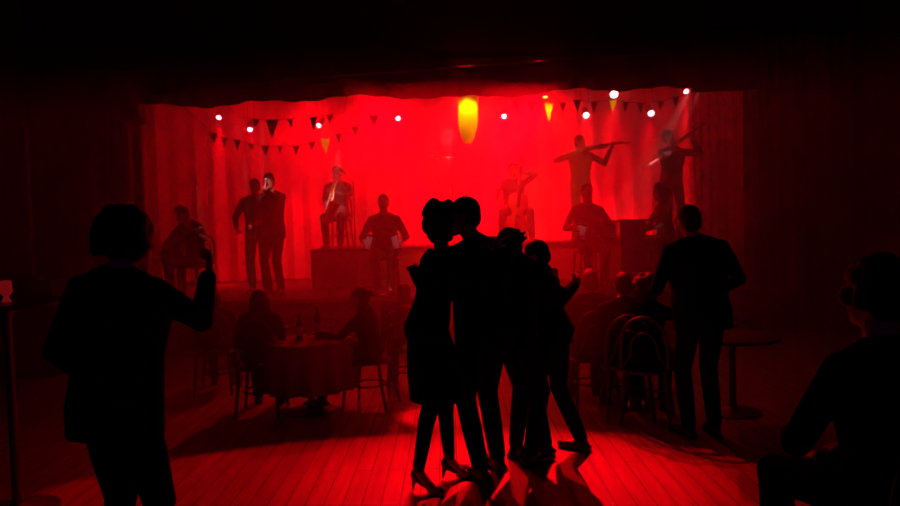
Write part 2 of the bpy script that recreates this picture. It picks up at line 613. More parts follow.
        for sd in (1, -1):
            hip, kne, an, f, gz = lg[sd]
            cone(b, hip.lerp(kne, 0.5), 0.074 * k, kne, 0.056 * k, 14)
            cone(b, kne, 0.056 * k, kne.lerp(an, 0.3) - V((0, 0.008, 0)), 0.057 * k, 14)
            cone(b, kne.lerp(an, 0.3) - V((0, 0.008, 0)), 0.057 * k, an, 0.038 * k, 14)
        remeshed('stockings', b, legs, vox, root)
    for sd in (1, -1):
        hip, kne, an, f, gz = lg[sd]
        z0 = an.z - az
        b = NB()
        sx = V((f.y, -f.x, 0))
        R2 = M((sx, f, V((0, 0, 1)))).transposed()
        base = V((an.x, an.y, z0))
        if heels:
            cone(b, base + f * 0.105 * k + V((0, 0, 0.026 * k)), 0.026 * k, base + f * 0.155 * k + V((0, 0, 0.022 * k)), 0.018 * k, 10)
            cone(b, base + f * 0.105 * k + V((0, 0, 0.028 * k)), 0.028 * k, base + f * -0.02 * k + V((0, 0, 0.095 * k)), 0.031 * k, 10)
            ell(b, base + f * -0.025 * k + V((0, 0, 0.11 * k)), 0.033 * k, 0.033 * k, 0.035 * k, R2, 12, 6)
            cone(b, base + f * -0.035 * k + V((0, 0, 0.09 * k)), 0.018 * k, base + f * -0.045 * k + V((0, 0, 0.012 * k)), 0.0085 * k, 8)
            cone(b, an + V((0, 0, 0.01)), 0.041 * k, an + V((0, 0, 0.035)), 0.040 * k, 10)
        else:
            ell(b, base + f * 0.055 * k + V((0, 0, 0.035 * k)), 0.046 * k, 0.14 * k, 0.036 * k, R2, 16, 8)
            ell(b, base + f * 0.125 * k + V((0, 0, 0.032 * k)), 0.045 * k, 0.075 * k, 0.032 * k, R2, 16, 8)
            ell(b, base + V((0, 0, 0.055 * k)), 0.042 * k, 0.055 * k, 0.05 * k, R2, 16, 8)
            box(b, base + f * 0.055 * k + V((0, 0, 0.012 * k)), (0.075 * k, 0.25 * k, 0.022 * k), R2)
        remeshed('shoe', b, shoe, min(vox, 0.008), root, 2)
    # hair
    if hair != 'bald':
        b = NB()
        ell(b, hp(0, -0.022, 0.036), 0.082 * h, 0.098 * h, 0.093 * h, R, 18, 10)
        ell(b, hp(0, -0.045, -0.010), 0.078 * h, 0.072 * h, 0.080 * h, R, 16, 8)
        rnd = random.Random(sum(map(ord, label)))
        if hair in ('curly', 'mop'):
            nb, rr = (90, 0.032) if hair == 'curly' else (60, 0.036)
            for i in range(nb):
                t = rnd.uniform(0, 2 * math.pi)
                z = rnd.uniform(-0.12 if hair == 'curly' else -0.05, 0.125)
                q = math.sqrt(max(0.0, 1 - (z / 0.135) ** 2))
                y = math.sin(t) * 0.10 * q - 0.03
                if y > 0.03 and z < 0.05:
                    continue
                ell(b, hp(math.cos(t) * (0.098 if hair == 'curly' else 0.092) * q, y, z), rr * h, rr * h, rr * h, R, 8, 5)
        elif hair == 'tuft':
            for i in range(26):
                x = rnd.uniform(-0.06, 0.06)
                y = rnd.uniform(-0.08, 0.06)
                cone(b, hp(x, y, 0.10 - 9 * (x * x + y * y)), 0.02 * h, hp(x * 1.3, y + 0.02, 0.125 - 8 * (x * x + y * y) + rnd.uniform(-0.01, 0.022)), 0.011 * h, 8)
        elif hair == 'bun':
            ell(b, hp(0, -0.115, 0.055), 0.045 * h, 0.042 * h, 0.045 * h, R, 12, 6)
        elif hair == 'long':
            for i in range(13):
                t = math.radians(180 + 180 * i / 12)
                x, y = math.cos(t) * 0.078, math.sin(t) * 0.085 - 0.02
                cone(b, hp(x, y, 0.02), 0.028 * h, hp(x * 1.1, y * 1.0 - 0.01, -0.19), 0.022 * h, 8)
        else:
            for i in range(14):
                t = rnd.uniform(0, 2 * math.pi)
                q = rnd.uniform(0.3, 1)
                ell(b, hp(math.cos(t) * 0.055 * q, math.sin(t) * 0.065 * q - 0.015, 0.116 - 0.04 * q * q), 0.022 * h, 0.024 * h, 0.012 * h, R, 8, 5)
        remeshed('hair', b, haircol, min(vox, 0.010), root, 2)
    person.last = dict(mw=mw, handR=arms[1][2], handL=arms[-1][2], head=Hc, elbR=arms[1][1], elbL=arms[-1][1])
    return root


def loc_of(px, Y, z):
    """a point at height z and distance Y down the hall, in the sight line of column px at that height"""
    py = 225 + (CAM_H - z) * 700 / Y
    for _ in range(6):
        p = at(px, py, Y)
        py += (p.z - z) * 700 / Y
    p = at(px, py, Y)
    return V((p.x, Y, z))


# ------------------------------------------------------------------ the hall
SF, SH, SB = 9.3, 0.66, 12.7      # stage front, stage height, rear wall
RZ = 1.26                          # top of the rear riser
b = NB(); box(b, (0, 6, -0.05), (13, 15, 0.1)); obj('floor', b, 'floor', kind='structure', smooth=False)
b = NB(); box(b, (0, 6, 4.75), (13, 15, 0.1)); obj('ceiling', b, 'ceil', kind='structure', smooth=False)
b = NB(); box(b, (-5.6, 6, 2.35), (0.15, 15, 4.7)); obj('wall_left', b, 'wall', kind='structure', smooth=False)
b = NB(); box(b, (5.6, 6, 2.35), (0.15, 15, 4.7)); obj('wall_right', b, 'wall', kind='structure', smooth=False)
b = NB(); box(b, (0, SB + 0.1, 2.35), (11.1, 0.15, 4.7)); obj('wall_back', b, 'stagewall', kind='structure', smooth=False)
b = NB()   # proscenium wall with its opening
box(b, (0, SF + 0.12, 4.2), (11.05, 0.2, 1.0))
box(b, (-5.31, SF + 0.12, 1.85), (0.42, 0.2, 3.7))
box(b, (-4.6, SF + 0.12, 3.42), (1.1, 0.2, 0.7))
box(b, (5.0, SF + 0.12, 1.85), (1.04, 0.2, 3.7))
obj('wall_proscenium', b, 'wall', kind='structure', smooth=False)
for i, x in enumerate((-3.2, -0.55, 2.4)):
    b = NB(); box(b, (x, 4.2, 4.55), (0.18, 9.8, 0.28)); obj('trim_%d' % (i + 1), b, 'darkwood', kind='structure', smooth=False)
# left pilaster and ledge
pc = at(27, 203, 8.0)
b = NB(); box(b, (pc.x, 8.0, 2.0), (0.075, 0.075, 1.72), bev=0.008)
obj('trim_4', b, 'curtain', kind='structure', smooth=False)
b = NB(); box(b, (pc.x, 8.0, 1.125), (0.2, 0.2, 0.035), bev=0.006); box(b, (pc.x - 0.2, 8.05, 0.55), (1.0, 0.35, 1.1))
obj('trim_5', b, 'wall', kind='structure', smooth=False)

# stage
st = thing('stage', 'wide low wooden stage the orchestra plays on', 'stage')
b = NB(); box(b, (0, (SF + SB) / 2, SH - 0.03), (8.8, SB - SF - 0.02, 0.06), bev=0.01); obj('deck', b, 'stagefloor', st, smooth=False)
b = NB(); box(b, (0, SF + 0.05, (SH - 0.06) / 2), (8.8, 0.04, SH - 0.061)); obj('front_panel', b, 'darkwood', st, smooth=False)
b = NB(); box(b, (0, SF - 0.012, SH - 0.03), (8.8, 0.024, 0.055), bev=0.006); obj('nosing', b, 'wood', st, smooth=False, label='varnished stage edge strip')
MT['skirt'] = mat('pale_riser_cloth', (0.45, 0.32, 0.3), 0.9, noise=0.1)
rs = thing('riser', 'raised platform at the rear of the stage under the standing players', 'riser')
b = NB(); box(b, (0.95, 11.75, RZ - 0.025), (6.3, 1.5, 0.05), bev=0.008); obj('platform_top', b, 'stagefloor', rs, smooth=False)
b = NB(); box(b, (0.95, 11.06, (SH + RZ - 0.05) / 2 + 0.0), (6.3, 0.04, RZ - SH - 0.052)); obj('front_panel', b, 'skirt', rs, smooth=False)
for x in (-2.17, 4.07):
    b = NB(); box(b, (x, 11.75, (SH + RZ - 0.05) / 2), (0.04, 1.3, RZ - SH - 0.052)); obj('side_panel', b, 'darkwood', rs, smooth=False)


def drape(name, p0, p1, z0, z1, m, folds, amp, label=None, cat='curtain', parent=None, ragged=0.0, seed=1, group=None, thick=0.012):
    rnd = random.Random(seed)
    p0, p1 = V((*p0, 0)), V((*p1, 0))
    d = (p1 - p0)
    n = V((-d.y, d.x, 0)).normalized()
    nx, nz = folds * 8, 14
    ph = [rnd.uniform(-0.8, 0.8) for _ in range(nx + 1)]
    front, back = [], []
    hems = [ragged * (0.5 * math.sin(i * 0.21 + seed) + 0.5 * math.sin(i * 0.083 + 2 * seed)) for i in range(nx + 1)]
    for j in range(nz + 1):
        t = j / nz
        rf, rb = [], []
        for i in range(nx + 1):
            s = i / nx
            q = math.sin(s * folds * 2 * math.pi + ph[i] * 0.3) * amp * (0.65 + 0.5 * (1 - t)) + amp * 0.5 * math.sin(s * folds * 0.7 * math.pi + 1.3 * t + seed)
            za = z0 + hems[i]
            p = p0 + d * s + n * q + V((0, 0, za + (z1 - za) * t))
            rf.append(p - n * thick / 2)
            rb.append(p + n * thick / 2)
        front.append(rf)
        back.append(rb)
    b = NB()
    skin_rings(b, [f + g[::-1] for f, g in zip(front, back)])
    o = obj(name, b, m, parent)
    if label: tag(o, label, cat, group)
    return o


drape('backdrop_curtain', (-5.4, 12.55), (5.4, 12.55), 0.70, 4.4, 'backdrop', 32, 0.05, 'pale cloth backdrop hung right across the rear of the stage', seed=3)
# side drapes of the opening
xl, xr = at(150, 200, SF).x, at(752, 200, SF).x
GC = 'gathered panels of the curtain beside the guitarist'
for pa, pb, sd, lab in ((62, 96, 5, 'outermost gathered curtain panel beside the guitarist end of the stage'),
                        (100, 132.5, 6, 'middle gathered curtain panel beside the guitarist end of the stage'),
                        (137, 148, 7, 'narrow innermost curtain panel at the guitarist end of the stage')):
    drape('side_curtain', (at(pa, 200, SF).x, SF - 0.1), (at(pb, 200, SF).x, SF - 0.1), 0.04, 3.10 if pa < 137 else 3.25, 'curtain', max(2, int((pb - pa) / 7)), 0.035, lab, seed=sd, group=GC)
drape('side_curtain', (xr + 0.02, SF - 0.12), (xr + 1.3, SF - 0.12), 0.04, 3.9, 'curtain', 8, 0.05, 'wine velvet curtain gathered beside the piano end of the stage', seed=16)
drape('wing_curtain', (xl - 0.45, 9.8), (-5.35, 12.4), 0.70, 4.2, 'curtain', 8, 0.045, 'inner wing curtain behind the guitarist', seed=8)
drape('wing_curtain', (xr + 0.1, 9.8), (5.3, 12.4), 0.70, 4.2, 'curtain', 7, 0.045, 'inner wing curtain beyond the tall violinist', seed=9)
drape('leg_curtain', (at(694, 200, 12.3).x, 12.3), (5.3, 12.3), 0.70, 4.3, 'curtain', 7, 0.03, 'dark red drape closing the rear corner past the tall violinist', seed=12)
# valance
vl = thing('valance', 'black cloth valance bunched over the top of the stage opening', 'curtain')
a0, a1 = at(120, 0, SF), at(700, 0, SF)
drape('cloth', (a0.x - 0.4, SF - 0.15), (3.3, SF - 0.15), 3.25, 3.72, 'valance', 22, 0.045, parent=vl, ragged=0.05, seed=4)
drape('swag', (a0.x + 0.4, SF - 0.24), (2.9, SF - 0.24), 3.42, 3.70, 'valance', 15, 0.05, parent=vl, ragged=0.08, seed=11)
b = NB(); tube(b, [at(175, 88, SF - 0.32), at(330, 76, SF - 0.32), at(470, 66, SF - 0.32), at(600, 57, SF - 0.32), at(705, 50, SF - 0.32)], 0.022, 10)
obj('curtain_pole', b, 'metal', vl)
b = NB(); box(b, (4.0 - 0.32, SF - 0.02, 3.62), (0.85, 0.1, 0.78)); obj('end_board', b, 'wall', vl, smooth=False)


# ------------------------------------------------------------------ stage lights
bar = thing('lighting_bar', 'dark steel lighting bar hung across the stage', 'lighting bar')
b = NB(); tube(b, [(-4.4, 12.05, 4.1), (4.4, 12.05, 4.1)], 0.025, 10); obj('pipe', b, 'metal', bar)
for x in (-3.0, 0.2, 3.0):
    b = NB(); tube(b, [(x, 12.05, 4.11), (x, 12.05, 4.705)], 0.012, 8); obj('hanger', b, 'metal', bar)


def lamp(px, py, Y, name, label, aim, r=0.055, col='bulb', group='stage spotlights'):
    c = at(px, py, Y)
    t = thing(name, label, 'stage light', M.Translation(c), group)
    d = V(aim).normalized()
    a, bb = frame(d)
    R = M((a, bb, d)).transposed()
    b = NB()
    # barrel: open at the front
    rings = [ring(d * z, a, bb, q, q, 16) for q, z in ((0.02, -0.24), (r * 0.9, -0.22), (r * 1.15, -0.14), (r * 1.2, 0.02), (r * 1.1, 0.02), (r * 1.05, -0.05))]
    skin_rings(b, rings)
    obj('barrel', b, 'metal', t)
    b = NB(); ell(b, d * 0.012, r, r, r * 0.55, R, 14, 8)
    obj('lens', b, col, t)
    b = NB(); up = 4.1 - c.z
    tube(b, [a * (r * 1.3) - d * 0.08, a * (r * 1.3) + V((0, (12.05 - Y) * 0.8, up * 0.5)), V((0, 12.05 - Y, up))], 0.008, 6)
    tube(b, [-a * (r * 1.3) - d * 0.08, -a * (r * 1.3) + V((0, (12.05 - Y) * 0.8, up * 0.5)), V((0, 12.05 - Y, up))], 0.008, 6)
    obj('yoke', b, 'metal', t)
    return c


names = ['red spotlight hung above the seated guitarist', 'red spotlight above the dark-clothed singer, lower than its neighbour',
         'small red spotlight beside the orange pennant', 'red spotlight above the seated bandoneon player with the glinting buttons',
         'red spotlight between the amber lamp and the added amber one', 'red spotlight over the violinist with a level violin', 'largest red spotlight, high above the piano side by the yellow pennant',
         'low red spotlight above the upright piano', 'red spotlight highest and at the very end of the bar above the tall violinist']
for (px, py, Y, wt, an, off), nm in zip(LAMPS, names):
    rr = 0.066 if px == 614 else 0.052 if px in (651, 586) else 0.042
    # the lens bulges towards the hall so it is seen as a bright dot
    c = lamp(px, py, Y, 'spotlight', nm, V(off) * 0.35 + V((0, -1.1, 0)), rr)
    spot('spot_beam', c + V((0, 0.0, -0.09)), c + V(off), wt, an, 0.5, RED, 0.03)
    point('lamp_spill', c + V((0, -0.14, -0.02)), 4, RED, 0.03)
c = lamp(468, 88, 9.95, 'spotlight', 'amber spotlight tucked behind the valance over the strip standing in for its beam', V((0, 0.25, -1)), 0.05, 'bulb_y')
spot('amber_beam', c + V((0, 0.02, -0.08)), at(468, 112, 10.2), 26, 80, 0.9, (1.0, 0.5, 0.0), 0.03)
b = NB()  # cloth strip put in place of the amber lamp's hazy beam
rr = []
for i in range(9):
    q = at(468, 94 + i * 6.2, 10.2)
    wd = 0.145 if i < 5 else 0.145 * math.cos((i - 4) / 4.4 * 1.3)
    rr.append([q + V((-wd, 0.004, 0)), q + V((-wd * 0.3, -0.012, 0)), q + V((wd * 0.4, 0.012, 0)), q + V((wd, 0, 0)),
               q + V((wd, 0.006, 0)), q + V((wd * 0.4, 0.018, 0)), q + V((-wd * 0.3, -0.006, 0)), q + V((-wd, 0.010, 0))])
skin_rings(b, rr)
tube(b, [at(460, 94, 10.2), at(460, 94, 10.2) + V((0, -0.62, 0.28))], 0.004, 6)
tube(b, [at(476, 94, 10.2), at(476, 94, 10.2) + V((0, -0.62, 0.28))], 0.004, 6)
tag(obj('beam_strip', b, 'flag_y'), 'yellow cloth strip standing in for the hazy amber beam under the valance', 'beam stand-in')
c = lamp(545, 96, 11.7, 'spotlight', 'small amber spotlight added over the pale yellow pennants to light them', V((0, -0.3, -1)), 0.045, 'bulb_y')  # lamp added to explain the amber light on the pennants
spot('amber_beam', at(547, 96, 9.6), at(549, 112, 9.9), 22, 36, 0.5, (1.0, 0.5, 0.0), 0.03)  # added amber light aimed at the yellow pennant

# ------------------------------------------------------------------ bunting
def bunting(label, ends, Y, flags, sag):
    """flags: (px, py of the top middle, width, height, material)"""
    t = thing('bunting_string', label, 'bunting', None, 'strings of pennants over the stage')
    e0, e1 = at(*ends[0], Y), at(*ends[1], Y)
    pts = [V((e0.x - 0.15, SF - 0.08, 3.5)), e0] + [at(f[0], f[1], Y) for f in flags] + [e1, V((e1.x + 0.15, SF - 0.08, 3.5))]
    b = NB()
    tube(b, pts, 0.004, 6)
    obj('cord', b, 'cord', t)
    rnd = random.Random(int(ends[0][0]))
    for (px, py, wd, ht, m) in flags:
        c = at(px, py, Y)
        tw = rnd.uniform(-0.5, 0.5)
        lean = rnd.uniform(-0.015, 0.015)
        x = V((math.cos(tw), math.sin(tw), 0)) * wd / 2
        n = V((-x.y, x.x, 0)).normalized() * 0.0025
        b = NB()
        tip = c + V((lean, 0.01, -ht))
        mid = [c.lerp(tip, 0.5) + q * 0.5 + n * 3 for q in (-x, x)]
        tri = [c - x, c + x, mid[1], tip, mid[0]]
        f0 = [b.verts.new(p - n) for p in tri]
        f1 = [b.verts.new(p + n) for p in tri]
        b.faces.new(f0); b.faces.new(f1[::-1])
        for i in range(5):
            j = (i + 1) % 5
            b.faces.new((f0[i], f0[j], f1[j], f1[i]))
        obj('pennant', b, m, t, smooth=False)


D, YL, RD = 'flag', 'flag_y', 'flag_r'
bunting('string of dark pennants swagging low over the singer, one of them orange', ((196, 118), (392, 108)), 10.0,
        [(213, 133, .12, .16, D), (224, 138, .09, .12, RD), (237, 140, .11, .14, D), (251, 144, .08, .1, RD), (265, 146, .11, .14, D), (280, 146, .08, .1, RD), (296, 146, .11, .13, D),
         (312, 142, .09, .12, RD), (325, 139, .13, .22, YL), (338, 134, .1, .13, D), (355, 126, .12, .16, D), (374, 115, .15, .19, D)], 0)
bunting('short string of large dark pennants tight under the valance near the singer', ((238, 117), (345, 112)), 9.85,
        [(256, 119, .11, .12, RD), (272, 120, .17, .26, D), (290, 119, .1, .12, RD), (313, 117, .12, .2, D), (330, 115, .1, .12, RD)], 0)
bunting('string of pennants with two pale yellow ones on the piano side', ((500, 98), (692, 92)), 9.9,
        [(516, 100, .12, .17, RD), (532, 102, .1, .15, RD), (549, 102, .15, .29, YL), (563, 103, .1, .15, RD), (577, 100, .11, .17, D), (594, 102, .1, .16, RD), (613, 100, .1, .18, YL), (626, 102, .1, .14, D),
         (641, 103, .1, .14, D), (661, 101, .1, .14, RD), (676, 97, .1, .14, D)], 0)
c = at(326, 147, 10.0)
spot('pennant_fill', c + V((0.1, -0.5, 0.35)), c, 9, 30, 0.5, (1.0, 0.35, 0.02), 0.03)  # added light, no lamp body, turns this pennant orange
c = at(613, 105, 9.9)
spot('pennant_fill', c + V((0.1, -0.5, 0.3)), c, 12, 25, 0.5, (1.0, 0.5, 0.02), 0.03)  # added light that keeps this pennant yellow under the red lamps


# ------------------------------------------------------------------ furniture
def chair(label, loc, yaw, m='darkwood', group='bentwood chairs', seat=0.44):
    """faces +Y locally"""
    t = thing('chair', label, 'chair', TR(loc, yaw), group)
    b = NB(); lathe(b, [(0.17, seat - 0.03), (0.2, seat - 0.025), (0.205, seat - 0.008), (0.19, seat), (0.05, seat - 0.006)], n=24); obj('seat', b, m, t)
    for sx in (1, -1):
        b = NB(); tube(b, [(0.14 * sx, 0.13, seat - 0.02), (0.165 * sx, 0.16, 0.2), (0.19 * sx, 0.18, 0.0)], [0.018, 0.015, 0.012], 8); obj('leg', b, m, t)
        b = NB(); tube(b, [(0.15 * sx, -0.15, seat), (0.165 * sx, -0.18, 0.2), (0.18 * sx, -0.22, 0.0)], [0.017, 0.015, 0.013], 8); obj('leg', b, m, t)
    b = NB()
    pts = []
    for i in range(17):
        q = math.pi * i / 16
        z = seat + 0.02 + 0.40 * min(1.0, math.sin(q) ** 0.6 if 0 < i < 16 else 0)
        pts.append((0.175 * math.cos(q) * (1.05 if 2 < i < 14 else 1), -0.17 - 0.07 * math.sin(q), z))
    tube(b, pts, 0.014, 8); obj('backrest', b, m, t)
    b = NB()
    tube(b, [p if i in (0, 16) else (p[0] * 0.6, p[1] + 0.005, seat + (p[2] - seat) * 0.72) for i, p in enumerate(pts)], 0.009, 8); obj('inner_bow', b, m, t)
    b = NB()
    tube(b, [(0.155 * math.cos(q * math.pi / 8), 0.155 * math.sin(q * math.pi / 8), 0.2) for q in range(17)], 0.009, 6); obj('stretcher', b, m, t)
    return t


def round_table(label, loc, r=0.42, h=0.62, group='small round tables by the dance floor', cloth=True):
    t = thing('round_table', label, 'table', TR(loc), group)
    b = NB(); lathe(b, [(r - 0.02, h - 0.03), (r, h - 0.025), (r, h - 0.006), (r - 0.006, h)], n=32); obj('tabletop', b, 'darkwood', t)
    b = NB(); lathe(b, [(0.035, 0.03), (0.028, 0.1), (0.026, h - 0.1), (0.06, h - 0.03)], n=16); obj('column', b, 'metal', t)
    b = NB(); lathe(b, [(0.22, 0.0), (0.22, 0.012), (0.06, 0.035), (0.036, 0.05)], n=24); obj('foot', b, 'metal', t)


def tablecloth(label, loc, r=0.42, h=0.62, drop=0.42, m='cloth'):
    b = NB()
    n = 96
    rings = []
    for rr, z in ((0.001, h + 0.004), (r * 0.6, h + 0.004), (r + 0.002, h + 0.004), (r + 0.012, h - 0.006)):
        rings.append([V((rr * math.cos(2 * math.pi * i / n), rr * math.sin(2 * math.pi * i / n), z)) for i in range(n)])
    for k in range(1, 7):
        t = k / 6
        rings.append([V(((r + 0.014 + t * 0.03 * (1 + math.cos(i * 2 * math.pi * 14 / n + 0.8 * math.sin(i * 0.2)))) * math.cos(2 * math.pi * i / n),
                         (r + 0.014 + t * 0.03 * (1 + math.cos(i * 2 * math.pi * 14 / n + 0.8 * math.sin(i * 0.2)))) * math.sin(2 * math.pi * i / n),
                         h - 0.006 - drop * t)) for i in range(n)])
    skin_rings(b, rings, cap=False)
    o = obj('tablecloth', b, m, None, label=label, cat='tablecloth', group='tablecloths')
    o.location = loc
    return o


def bottle(loc, label, h=0.28, r=0.036, group='bottles on the small tables'):
    t = thing('bottle', label, 'bottle', TR(loc), group)
    b = NB(); lathe(b, [(r * 0.9, 0), (r, 0.01), (r, h * 0.6), (r * 0.75, h * 0.7), (r * 0.38, h * 0.78), (r * 0.36, h * 0.95)], n=16); obj('glass_body', b, 'glassy', t)
    b = NB(); lathe(b, [(r * 1.02, h * 0.2), (r * 1.03, h * 0.21), (r * 1.03, h * 0.5), (r * 1.02, h * 0.51)], n=16, cap=False); obj('paper_label', b, 'white', t)
    b = NB(); lathe(b, [(r * 0.42, h * 0.93), (r * 0.44, h * 0.94), (r * 0.44, h), (r * 0.3, h * 1.005)], n=12); obj('cap', b, 'metal', t)


def wineglass(loc, label, h=0.17, group='wine glasses on the small tables'):
    t = thing('wine_glass', label, 'glass', TR(loc), group)
    b = NB(); lathe(b, [(0.03, 0), (0.03, 0.003), (0.004, 0.008), (0.004, h * 0.5), (0.012, h * 0.52)], n=16); obj('stem', b, 'glass', t)
    b = NB(); lathe(b, [(0.012, h * 0.52), (0.034, h * 0.66), (0.036, h * 0.8), (0.029, h), (0.0275, h), (0.0345, h * 0.8), (0.0325, h * 0.67), (0.006, h * 0.55)], n=16); obj('bowl', b, 'glass', t)


def mic_stand(label, loc, h, tip, group='microphone stands'):
    """tip: where the microphone head is, relative to the base"""
    t = thing('microphone_stand', label, 'microphone stand', TR(loc), group)
    b = NB(); lathe(b, [(0.13, 0), (0.13, 0.01), (0.03, 0.025), (0.012, 0.04)], n=20); obj('base', b, 'metal', t)
    b = NB(); tube(b, [(0, 0, 0.02), (0, 0, h)], 0.009, 8); obj('pole', b, 'metal', t)
    tip = V(tip)
    back = V((0, 0, h)) - (tip - V((0, 0, h))).normalized() * 0.15
    b = NB(); tube(b, [back, tip], 0.007, 8); obj('boom', b, 'chrome', t)
    d = (tip - V((0, 0, h))).normalized()
    b = NB(); cone(b, tip, 0.012, tip + d * 0.10, 0.014, 10); obj('microphone', b, 'metal', t)
    b = NB(); ell(b, tip + d * 0.13, 0.026, 0.026, 0.03, None, 12, 8); obj('microphone_grille', b, 'chrome', t)


# ------------------------------------------------------------------ instruments
def fiddle_outline(L):
    """half widths of a violin body of length L along its axis"""
    prof = [(0.0, 0.0), (0.015, 0.17), (0.06, 0.245), (0.16, 0.285), (0.26, 0.27), (0.34, 0.215), (0.37, 0.225), (0.42, 0.165), (0.5, 0.15), (0.57, 0.17), (0.62, 0.235),
            (0.65, 0.215), (0.7, 0.225), (0.8, 0.235), (0.9, 0.21), (0.97, 0.13), (1.0, 0.0)]
    return [(t * L, w_ * L) for t, w_ in prof]


def violin(label, mw, L=0.36, m='wood', name='violin', cat='violin', guitar=False):
    """lies along +Y, top face +Z, the chin end at the origin"""
    t = thing(name, label, cat, mw)
    pr = fiddle_outline(L)
    if guitar:
        pr = [(t_ * L, w_ * L) for t_, w_ in ((0, 0), (0.01, 0.2), (0.06, 0.32), (0.16, 0.39), (0.28, 0.39), (0.4, 0.33), (0.52, 0.26), (0.6, 0.25), (0.7, 0.275), (0.82, 0.29), (0.92, 0.25), (0.98, 0.15), (1, 0))]
    th = L * (0.20 if guitar else 0.12)
    out = [(w_, y) for y, w_ in pr] + [(-w_, y) for y, w_ in pr[-2:0:-1]]
    b = NB()
    rings = []
    for z, s in ((-th * 0.62, 0.80), (-th * 0.5, 1.0), (th * 0.5, 1.0), (th * (0.52 if guitar else 0.68), 0.80)):
        rings.append([V((x * s, L / 2 + (y - L / 2) * s, z)) for x, y in out])
    skin_rings(b, rings)
    obj('sound_box', b, m, t)
    N_ = L * (1.78 if guitar else 1.62)
    b = NB(); box(b, (0, (L * 0.62 + N_) / 2, th * 0.75), (L * 0.075, N_ - L * 0.62, L * 0.03), bev=0.002); box(b, (0, (L + N_) / 2, th * 0.4), (L * 0.06, N_ - L, L * 0.06), bev=0.003)
    obj('neck', b, 'piano', t)
    b = NB()
    if guitar:
        box(b, (0, N_ + L * 0.13, th * 0.4), (L * 0.15, L * 0.28, L * 0.035), bev=0.003)
        lathe(b, [(L * 0.1, th * 0.53), (L * 0.1, th * 0.56)], (0, L * 0.62, 0))
    else:
        ps = [(0, N_ + L * 0.24 * q / 10 * 1.0, th * 0.4 - L * 0.05 * (q / 10)) for q in range(11)]
        ps += [(0, N_ + L * (0.24 + 0.05 * math.sin(a)), th * 0.4 - L * 0.05 - L * 0.05 * (1 - math.cos(a)) * -1) for a in (0.6, 1.4, 2.2, 3.0)]
        tube(b, ps, [L * 0.035] * 11 + [L * 0.04, L * 0.035, L * 0.03, L * 0.02], 8)
    obj('headstock' if guitar else 'scroll', b, m, t)
    b = NB()
    for sd in (1, -1):
        for q in (0.06, 0.14):
            tube(b, [(0, N_ + L * q, th * 0.35), (sd * L * 0.11, N_ + L * q, th * 0.35)], [L * 0.012, L * 0.02], 6)
    obj('tuning_pegs', b, 'piano', t)
    b = NB()
    for q in (-1.5, -0.5, 0.5, 1.5):
        tube(b, [(q * L * 0.02, L * 0.15, th * 0.9), (q * L * 0.02, L * 0.45, th * 1.15), (q * L * 0.014, N_, th * 0.88)], 0.0012, 4)
    obj('strings', b, 'chrome', t)
    b = NB(); box(b, (0, L * 0.42, th * 0.9), (L * 0.13, L * 0.015, th * 0.5)); box(b, (0, L * 0.14, th * 0.8), (L * 0.09, L * 0.26, th * 0.1)); obj('bridge', b, 'darkwood', t, smooth=False)
    return t


def basis(o, y, z):
    y = V(y).normalized()
    z = V(z)
    z = (z - y * z.dot(y)).normalized()
    x = y.cross(z)
    return M.Translation(V(o)) @ M((x, y, z)).transposed().to_4x4()


def bow(label, p0, p1):
    """frog at p0, tip at p1"""
    p0, p1 = V(p0), V(p1)
    L = (p1 - p0).length
    t = thing('violin_bow', label, 'bow', basis(p0, p1 - p0, (0, 0, 1)))
    b = NB(); tube(b, [(0, -0.03, 0.012), (0, L * 0.5, 0.006), (0, L - 0.02, 0.013), (0, L, 0.0)], [0.007, 0.0065, 0.006, 0.008], 6); obj('stick', b, 'ivory', t)
    b = NB(); box(b, (0, L * 0.5, -0.008), (0.008, L - 0.04, 0.0016)); obj('bow_hair', b, 'ivory', t, smooth=False)
    b = NB(); box(b, (0, 0.02, -0.001), (0.012, 0.045, 0.022), bev=0.002); obj('frog', b, 'chrome', t, smooth=False)


def bandoneon(label, mw, w_=0.5, droop=0.06):
    """bellows run along X; the front faces +Y"""
    t = thing('bandoneon', label, 'bandoneon', mw)
    for sd in (1, -1):
        b = NB(); R = M.Rotation(math.radians(-14 * sd), 3, 'Y')
        box(b, (sd * (w_ / 2 - 0.05), 0, -droop * 0.5), (0.11, 0.23, 0.23), R, 0.01)
        e = obj('end_box', b, 'piano', t, smooth=False)
        b = NB()
        for i in range(5):
            for j in range(6):
                ell(b, V((sd * (w_ / 2 - 0.05), 0, -droop * 0.5)) + R @ V((sd * 0.058, -0.08 + i * 0.04, -0.08 + j * 0.032)), 0.006, 0.008, 0.008, None, 6, 4)
        obj('keys', b, 'chrome', e)
        b = NB(); box(b, V((sd * (w_ / 2 - 0.05), 0, -droop * 0.5)) + R @ V((0, 0.118, 0)), (0.085, 0.006, 0.17), R, 0.002); obj('metal_inlay', b, 'chrome', e, smooth=False)
    b = NB()
    n = 22
    rings = []
    x0 = w_ / 2 - 0.11
    for i in range(n + 1):
        s = i / n
        x = -x0 + 2 * x0 * s
        q = 0.108 if i % 2 else 0.092
        z = droop * (1 - (2 * s - 1) ** 2) - droop * 0.5
        rings.append(ring(V((x, 0, z)), V((0, 1, 0)), V((0, 0, 1)), q, q, 16, 6))
    skin_rings(b, rings)
    obj('bellows', b, 'bellows', t, smooth=False)
    return t


